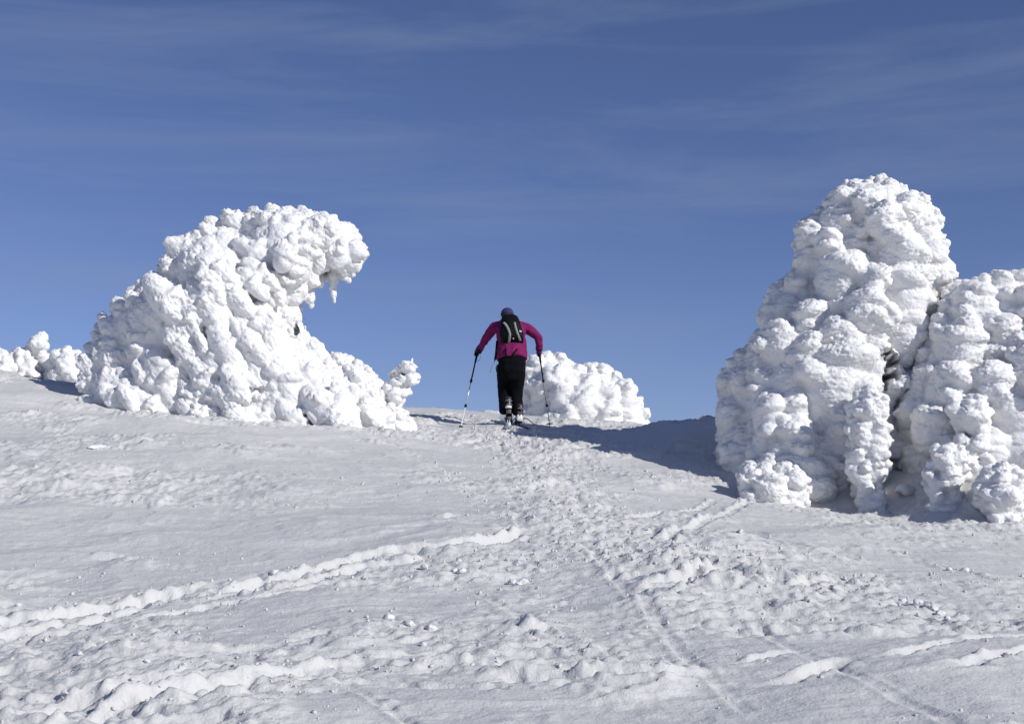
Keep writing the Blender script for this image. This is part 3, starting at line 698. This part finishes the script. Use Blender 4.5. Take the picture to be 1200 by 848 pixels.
# gloves: palm, four curled fingers, thumb
def glove(hand, arm, axis, mat, side):
    ax = axis.normalized(); d = (hand-arm).normalized(); f = (d-ax*d.dot(ax)).normalized(); s_ = ax.cross(f)*side
    pts = [arm+(hand-arm)*.72, hand-f*.035-s_*.012, hand+ax*.0-s_*.022+f*.005]; bm = bmesh.new()
    m0 = skin(pts, [(0,1),(1,2)], [(.045,.045),(.044,.036),(.042,.026)], 2); bm.from_mesh(m0)
    for k, (ln, off) in enumerate(((.9,.036),(1,.012),(.95,-.012),(.78,-.035))):
        o = hand+ax*off-s_*.020+f*.012
        ch = [o-f*.02, o+f*.018*ln, o+f*.036*ln+s_*.020, o+f*.030*ln+s_*.044, o+f*.008*ln+s_*.048]
        bm.from_mesh(skin(ch, [(i, i+1) for i in range(4)], [.013,.0125,.012,.0115,.009], 1))
    o = hand-f*.018-s_*.01+ax*.02
    ch = [o, o+ax*.016-f*.012+s_*.02, o+ax*.022+f*.002+s_*.042, o+ax*.018+f*.022+s_*.05]
    bm.from_mesh(skin(ch, [(0,1),(1,2),(2,3)], [.016,.015,.014,.011], 1))
    tube([arm+(hand-arm)*.60, arm+(hand-arm)*.80], [.052,.050], 18, bm)
    return link('glove', bm_mesh(bm), mat, person)
tipL = Vector(hit(539,501))-Vector((SKX,SKY,SKZ)); tr_ = at(645,500,SKY+.45); tipR = Vector((tr_[0]-SKX, .45, dz(tr_[0], SKY+.45)-SKZ))
print('tips', tipL, tipR, 'hands', ha_l, ha_r)
tipL.z -= .05; tipR.z -= .05
axl = (ha_l-tipL).normalized(); axr = (ha_r-tipR).normalized()
glove(ha_l, el_l, axl, M_GLV, 1); glove(ha_r, el_r, axr, M_GLP, -1)
# poles
def pole(hand, tip, label, shaft_low, basket_t):
    root = empty('ski_pole', Vector((SKX,SKY,SKZ))+tip, label, 'ski pole', 'ski poles'); h = hand-tip; ax = h.normalized(); Ln = h.length+.07; top = ax*Ln
    q = lambda t: ax*Ln*t
    bm = tube([q(1.0), q(.995), q(.97), q(.93), q(.88), q(.82)], [.012,.019,.018,.014,.016,.013], 12); link('grip', bm_mesh(bm), M_BLK, root)
    link('upper_shaft', bm_mesh(tube([q(.83), q(.60)], .0105, 12)), M_BLK, root)
    link('middle_shaft', bm_mesh(tube([q(.60), q(.30)], .0090, 12)), M_ALU if shaft_low else M_GRY, root)
    link('lower_shaft', bm_mesh(tube([q(.30), q(.04), q(0)], [.0075,.007,.003], 12)), M_WHT if shaft_low else M_ALU, root)
    for t in (.60, .30): link('clamp', bm_mesh(tube([q(t+.018), q(t+.012), q(t-.012), q(t-.018)], [.012,.018,.018,.011], 12)), M_BLK, root)
    c = q(basket_t); s_ = ax.orthogonal().normalized(); u = ax.cross(s_); bm = bmesh.new(); rr = .055 if basket_t > .06 else .032; n = 24
    hub = [bm.verts.new(c+ax*.012+(s_*math.cos(2*math.pi*k/n)+u*math.sin(2*math.pi*k/n))*.014) for k in range(n)]
    rim = [bm.verts.new(c+(s_*math.cos(2*math.pi*k/n)+u*math.sin(2*math.pi*k/n))*rr*(1 if k % 4 else .80)) for k in range(n)]
    low = [bm.verts.new(v.co-ax*.008) for v in rim]; lh = [bm.verts.new(v.co-ax*.02) for v in hub]
    for k in range(n):
        j = (k+1) % n
        bm.faces.new((hub[k], hub[j], rim[j], rim[k])); bm.faces.new((rim[k], rim[j], low[j], low[k])); bm.faces.new((low[k], low[j], lh[j], lh[k]))
    link('basket', bm_mesh(bm), M_BLK, root)
    g = q(.985); lp = [g+Vector((0,-.012,0))]+[g+Vector((.035*math.sin(a)*(1 if hand.x < 0 else -1)-.0, -.025, -.02-.075*(1-math.cos(a)))) for a in [i*.55 for i in range(1, 11)]]+[g+Vector((0,-.014,-.01))]
    link('wrist_strap', bm_mesh(ribbon(lp, (0, 1, 0), .016, .003)), M_BLK, root)
    return root
pole(ha_l, tipL, 'ski pole planted out to the left, black above and silvery below', True, .055)
pole(ha_r, tipR, 'ski pole held in the right hand with a dark round basket seen against the snow', False, .075)
# skis
def ski(toe, yaw, label, tail, tip):
    c = Vector((toe.x, toe.y, 0)); d = Vector((math.sin(yaw), math.cos(yaw), 0)); s_ = Vector((d.y, -d.x, 0))
    root = empty('ski', (SKX+c.x, SKY+c.y, SKZ), label, 'ski', 'touring skis'); 
    def surf(t):
        p = c+d*t; return max(gz(SKX+p.x, SKY+p.y), dz(SKX+p.x, SKY+p.y))-SKZ
    z0, z1 = surf(-tail), surf(tip*.6); rings = []; N = 22; sl = (z1-z0)/(tail+tip*.6)
    zz = lambda t: z0+(t+tail)*sl+.022
    lift = max(0, max(surf(t)-zz(t)+.012 for t in np.linspace(-tail, tip*.6, 12)))*.8
    for k in range(N+1):
        t = -tail+(tail+tip)*k/N; u = (t+tail)/(tail+tip); w = .043+.010*(2*u-1)**2
        if u > .93: w *= math.sqrt(max(.02, 1-((u-.93)/.07)**2))
        if u < .02: w *= .7
        z = zz(t)+lift+(.10*((u-.86)/.14)**2 if u > .86 else 0)
        p = d*t+Vector((0, 0, z)); th = .010
        rings.append([p-s_*w-Vector((0,0,th)), p+s_*w-Vector((0,0,th)), p+s_*w, p-s_*w])
    link('board', bm_mesh(loft(rings)), M_SKI, root, smooth=False)
    zt = zz(0)+lift
    bm = bmesh.new(); yawm = Matrix.Rotation(-yaw, 4, 'Z'); tilt = Matrix.Rotation(math.atan(sl), 4, 'X')
    bmesh.ops.create_cube(bm, size=1, matrix=yawm@Matrix.Translation((0,.0,zt+.016))@tilt@Matrix.Diagonal((.066,.09,.030,1)))
    for sx in (-1, 1): bmesh.ops.create_cube(bm, size=1, matrix=yawm@Matrix.Translation((sx*.030,.0,zt+.04))@Matrix.Diagonal((.012,.03,.035,1)))
    bmesh.ops.bevel(bm, geom=bm.edges[:], offset=.003, segments=1); link('toe_binding', bm_mesh(bm), M_BOOT, root)
    bm = bmesh.new(); bmesh.ops.create_cube(bm, size=1, matrix=yawm@Matrix.Translation((0,-.29,zt+.022-.29*sl))@tilt@Matrix.Diagonal((.058,.08,.044,1)))
    for sx in (-1, 1): bmesh.ops.create_cube(bm, size=1, matrix=yawm@Matrix.Translation((sx*.014,-.27,zt+.055-.27*sl))@Matrix.Diagonal((.008,.05,.03,1)))
    bmesh.ops.bevel(bm, geom=bm.edges[:], offset=.003, segments=1); link('heel_binding', bm_mesh(bm), M_WHT, root)
    p0 = yawm@Vector((.05,-.02,zt+.02)); p1 = yawm@Vector((.10,-.16,zt+.05)); p2 = yawm@Vector((.16,-.30,zt-.30*sl+.0))
    link('leash', bm_mesh(tube([p0, (p0+p1)/2+Vector((0,0,.03)), p1, p2], .006, 6)), M_BLK, root)
    return root
ski(tl, .02, 'touring ski under the raised left boot, pointing uphill', .62, .85)
ski(tr, -.30, 'touring ski under the flat right boot, its tail angled out to the right', .75, .80)
# backpack
bp = empty('backpack', (SKX, SKY, SKZ), 'black backpack with two curved grey bands worn on the magenta jacket', 'backpack')
rings = []
for px, py, yy, a, b in ((600.5,403.8,.00,.120,.05),(600.5,402,-.02,.155,.085),(600,397,-.02,.172,.105),(599,390,.01,.165,.115),(598.5,383,.045,.150,.110),(598,377,.085,.135,.095),(597.5,372.5,.13,.112,.075),(597.5,370.5,.16,.085,.05)):
    c = L(px, py, yy); rings.append([p+Vector((wob(p,.018,10), wob(p,.02,12), 0)) for p in ell(c, a, b, n=36, pw=2.8, tilt=(0, -.5))])
pk = evaluated(bm_mesh(loft(rings)), [('SUBSURF', dict(levels=1, render_levels=1))]); sack = link('sack', pk, M_BLK, bp)
dg = bpy.context.evaluated_depsgraph_get(); dg.update()
from mathutils.bvhtree import BVHTree
tree = BVHTree.FromPolygons([v.co[:] for v in pk.vertices], [p.vertices[:] for p in pk.polygons])
def onpack(px, py, off=.006):
    p = L(px, py, -.6); h, nrm, _, _ = tree.ray_cast(p, Vector((0, 1, .02)))
    return (h+nrm*off) if h else L(px, py, 0)
def band(pts, w, name, mat):
    q = []
    for (x0, y0), (x1, y1) in zip(pts, pts[1:]):
        for t in (0, .25, .5, .75): q.append(onpack(x0+(x1-x0)*t, y0+(y1-y0)*t))
    q.append(onpack(*pts[-1])); return link(name, bm_mesh(ribbon(q, (1, 0, 0), w, .008)), mat, bp)
band([(590,371.5),(593,375),(596,381),(597.5,386),(597,391),(596.2,396)], .034, 'band', M_GRY)
band([(603,371.5),(604,377),(606,384),(608.5,390),(610,393.5)], .032, 'band', M_GRY)
lg = link('patch', bm_mesh(ribbon([onpack(608.5,382.5), onpack(611,382.8)], (0, 0, 1), .02, .006)), M_WHT, bp)
link('buckle', bm_mesh(ribbon([onpack(600.8,391.2), onpack(602.2,391.2)], (0, 0, 1), .012, .01)), M_WHT, bp)
link('haul_loop', bm_mesh(tube([L(595,371,.13), L(596,369.3,.12), L(598.5,369.3,.12), L(599.5,371,.13)], .008, 8)), M_WHT, bp)
# compression / hip straps over the jacket
jt = BVHTree.FromPolygons([v.co[:] for v in jm2.vertices], [p.vertices[:] for p in jm2.polygons])
def onjack(px, py, off=.014):
    h, nrm, _, _ = jt.ray_cast(L(px, py, -.6), Vector((0, 1, .02))); return (h+nrm*off) if h else L(px, py, -.1)
def jstrap(pts, w):
    q = []
    for (x0, y0), (x1, y1) in zip(pts, pts[1:]):
        for t in (0, .33, .66): q.append(onjack(x0+(x1-x0)*t, y0+(y1-y0)*t))
    q.append(onjack(*pts[-1])); return link('strap', bm_mesh(ribbon(q, (1, 0, .3), w, .005)), M_BLK, bp)
jstrap([(592.5,403),(592.8,410),(592.5,417.5)], .022); jstrap([(606,404),(602,410),(597,415.5),(590,419)], .024)
link('strap', bm_mesh(ribbon([L(582.5,399,.05), L(581.8,408,.02), L(581,416,.0), L(580,422,-.02)], (1, 0, 0), .03, .006)), M_BLK, bp)
link('strap', bm_mesh(ribbon([L(580.5,421,-.02), L(578,427,-.03), L(575.5,432,-.03), L(574.5,436.5,-.03)], (1, 0, 0), .010, .004)), M_GRY, bp)
link('strap', bm_mesh(ribbon([L(583,427,-.03), L(581.5,431,-.06), L(582,435,-.06), L(583.5,438,-.05)], (1, 0, 0), .016, .004)), M_BLK, bp)
# ------------------------------------------------------------------ loose snow
CLODS = [unit_ico(3)]
def clod_mesh(seed):
    V, Fc = CLODS[0]; r = np.random.default_rng(seed); off = r.uniform(0, 50, 3)
    k = 1+.55*(vnoise3(V*1.6+off, seed)-.5)+.35*(vnoise3(V*3.6+off, seed+1)-.5)-.22*cell3(V*2.2+off, seed)
    co = V*k[:,None]*np.array([1, .85, .62]); me = bpy.data.meshes.new('snow_clod'); me.from_pydata(co.tolist(), [], Fc.tolist())
    me.materials.append(SNOW_C); me.polygons.foreach_set('use_smooth', [True]*len(me.polygons)); return me
CM = [clod_mesh(k) for k in range(9)]
def clod(px, py, r_px, label, k, group=None, name='snow_clod', sc=(1, 1, 1)):
    p = hit(px, py); o = bpy.data.objects.new(name, CM[k % 9]); COL.objects.link(o); s = r_px*p[1]/F
    o.location = (p[0], p[1], dz(p[0], p[1])+s*.22); o.scale = (s*sc[0], s*sc[1], s*sc[2]); o.rotation_euler = (RNG.uniform(-.3,.3), RNG.uniform(-.3,.3), RNG.uniform(0, 6.28))
    return tag(o, label, 'snow clod', group)
clod(1062, 603, 15, 'large smooth half buried snow boulder below the lower dark hollow of the tall tree', 2, sc=(1,.9,.75))
clod(1012, 591, 9, 'rounded snow lump left of the largest snow boulder, under the slender rimed column', 3)
clod(1130, 670, 7, 'grey snow clod alone on the smooth slope below the low rimed bush', 4)
clod(1112, 668, 4, 'small flat snow clod beside the grey one on the smooth slope at right', 6)
clod(113, 529, 9, 'wide low snow lump alone on the left slope below the bent tree', 5, sc=(1.5,.9,.6))
for (x, y, r_, k) in [(1057,706,6,0),(1066,710,5,1),(1076,713,6.5,2),(1086,716,5,3),(1094,719,8,4),(1102,722,7,5),(1110,727,5,6),(1120,733,4,7)]:
    clod(x, y, r_, 'grey snow clod in the diagonal row of clods on the right slope', k, 'row of clods on the right slope')
for (x, y, r_, k) in [(608,681,5,0),(600,678,6,2),(614,679,6,7),(321,675,6,4),(286,690,5,5),(497,668,6,6),(532,670,5,3),(541,673,6,1)]:
    clod(x, y, r_, 'knobbly snow clod kicked up beside the upper ski track', k, 'clods beside the upper ski track')
for (x, y, r_, k) in [(455,733,9,1),(480,735,8,3),(505,738,9,5),(92,779,5,6),(76,825,6,8),(172,785,5,0),(345,770,4,2),(215,790,5,5)]:
    clod(x, y, r_, 'snow clod lying on the wind crust in the lower left foreground', k, 'clods in the lower left foreground')
# fine crumbs over the trampled snow: nobody could count them
def crumbs():
    V, Fc = unit_ico(1); cs = []; lines = [(world_line(p), hw, a) for p, hw, a in CHURN]+[(world_line(t[0]), t[1]*1.6, .5*t[3]) for t in TRACKS]
    cos, fcs, n0 = [], [], 0
    def add(x, y, s):
        nonlocal n0
        e = np.array(Euler(RNG.uniform(0, 6, 3)).to_matrix()); v = (V*(1+RNG.uniform(-.3, .3, (len(V), 1)))*np.array([1, .8, .6])*s)@e.T
        cos.append(v+np.array([x, y, dz(x, y)+s*.25])); fcs.append(Fc+n0); n0 += len(V)
    for P, hw, a in lines:
        seg = np.hypot(*np.diff(P, axis=0).T).sum(); cnt = int(seg*hw*a*150)
        for _ in range(min(cnt, 1800)):
            k = RNG.uniform(0, len(P)-1.001); i = int(k); c = P[i]+(P[i+1]-P[i])*(k-i)+RNG.normal(0, hw*.75, 2)
            if 4.8 < c[1] < 24.5: add(c[0], c[1], min(.006*math.exp(abs(RNG.normal(0, .62))), .03)*(c[1]/12)**.5)
    for _ in range(5200):
        d = 5*math.exp(RNG.uniform(0, 1.45)); x = RNG.uniform(-.42, .42)*d
        if fbm2(np.array([x*.55+2]), np.array([d*.75+5]), 3, 41)[0] > .47: add(x, d, min(.0045*math.exp(abs(RNG.normal(0, .6))), .02)*(d/12)**.5)
    co = np.concatenate(cos); fc = np.concatenate(fcs); me = bpy.data.meshes.new('snow_crumbs'); me.vertices.add(len(co)); me.vertices.foreach_set('co', co.astype(np.float32).ravel())
    me.loops.add(fc.size); me.loops.foreach_set('vertex_index', fc.astype(np.int32).ravel()); me.polygons.add(len(fc)); me.polygons.foreach_set('loop_start', np.arange(0, fc.size, 3, dtype=np.int32))
    me.update(calc_edges=True); print('crumbs', len(cos)); tag(link('snow_crumbs', me, SNOW_G), 'loose snow crumbs strewn over the trampled snow', 'snow crumbs', kind='stuff')
crumbs()
# ------------------------------------------------------------------ camera, light, sky
cam = bpy.data.cameras.new('camera'); co_ = bpy.data.objects.new('camera', cam); COL.objects.link(co_)
cam.sensor_width = 36; cam.lens = 36*F/1200; cam.clip_start = .05; cam.clip_end = 20000
co_.location = (0, 0, 0); co_.rotation_euler = (math.pi/2+PITCH, 0, 0); scene.camera = co_
AZ, EL = math.radians(55), math.radians(29.5)             # sun: to the right of and behind the photographer
sd = Vector((math.sin(AZ)*math.cos(EL), -math.cos(AZ)*math.cos(EL), math.sin(EL)))
sun = bpy.data.lights.new('sun', 'SUN'); sun.energy = 3.8; sun.angle = math.radians(.53); sun.color = (1, .965, .91)
so = bpy.data.objects.new('sun', sun); COL.objects.link(so); so.rotation_euler = sd.to_track_quat('Z', 'Y').to_euler(); so.location = (20, -15, 20)
w = bpy.data.worlds.new('World'); scene.world = w; w.use_nodes = True; nt = w.node_tree; N = nt.nodes; bg = N['Background']
sky = N.new('ShaderNodeTexSky'); sky.sky_type = 'NISHITA'; sky.sun_disc = False; sky.sun_elevation = EL; sky.sun_rotation = math.atan2(sd.x, sd.y)
sky.altitude = 2500; sky.air_density = 1.0; sky.dust_density = 0; sky.ozone_density = 1.5
tc = N.new('ShaderNodeTexCoord'); mp = N.new('ShaderNodeMapping'); mp.inputs['Rotation'].default_value = (0, math.radians(-13), math.radians(0)); mp.inputs['Scale'].default_value = (2.0, 2.0, 15)
nt.links.new(tc.outputs['Generated'], mp.inputs['Vector'])
n1 = tex_noise(nt, 1.5, 7, .62, mp.outputs['Vector']); n1.inputs['Distortion'].default_value = .5
rp = N.new('ShaderNodeValToRGB'); rp.color_ramp.elements[0].position = .44; rp.color_ramp.elements[0].color = (0, 0, 0, 1); rp.color_ramp.elements[1].position = .78; rp.color_ramp.elements[1].color = (.42, .42, .42, 1)
nt.links.new(n1.outputs['Fac'], rp.inputs['Fac'])
tint = N.new('ShaderNodeMix'); tint.data_type = 'RGBA'; tint.blend_type = 'MULTIPLY'; tint.inputs['Factor'].default_value = 1; tint.inputs['B'].default_value = (1.10, 1.10, 1.45, 1)
nt.links.new(sky.outputs['Color'], tint.inputs['A'])
mx = N.new('ShaderNodeMix'); mx.data_type = 'RGBA'; mx.inputs['B'].default_value = (3.9, 4.9, 7.6, 1)
nt.links.new(rp.outputs['Color'], mx.inputs['Factor']); nt.links.new(tint.outputs['Result'], mx.inputs['A']); nt.links.new(mx.outputs['Result'], bg.inputs['Color'])
bg.inputs['Strength'].default_value = .06
vs = scene.view_settings; vs.view_transform = 'Standard'; vs.look = 'None'; vs.gamma = 1; vs.exposure = 0
scene.render.engine = 'CYCLES'; scene.cycles.max_bounces = 6; scene.cycles.diffuse_bounces = 2
scene.render.resolution_x = 1024; scene.render.resolution_y = 723
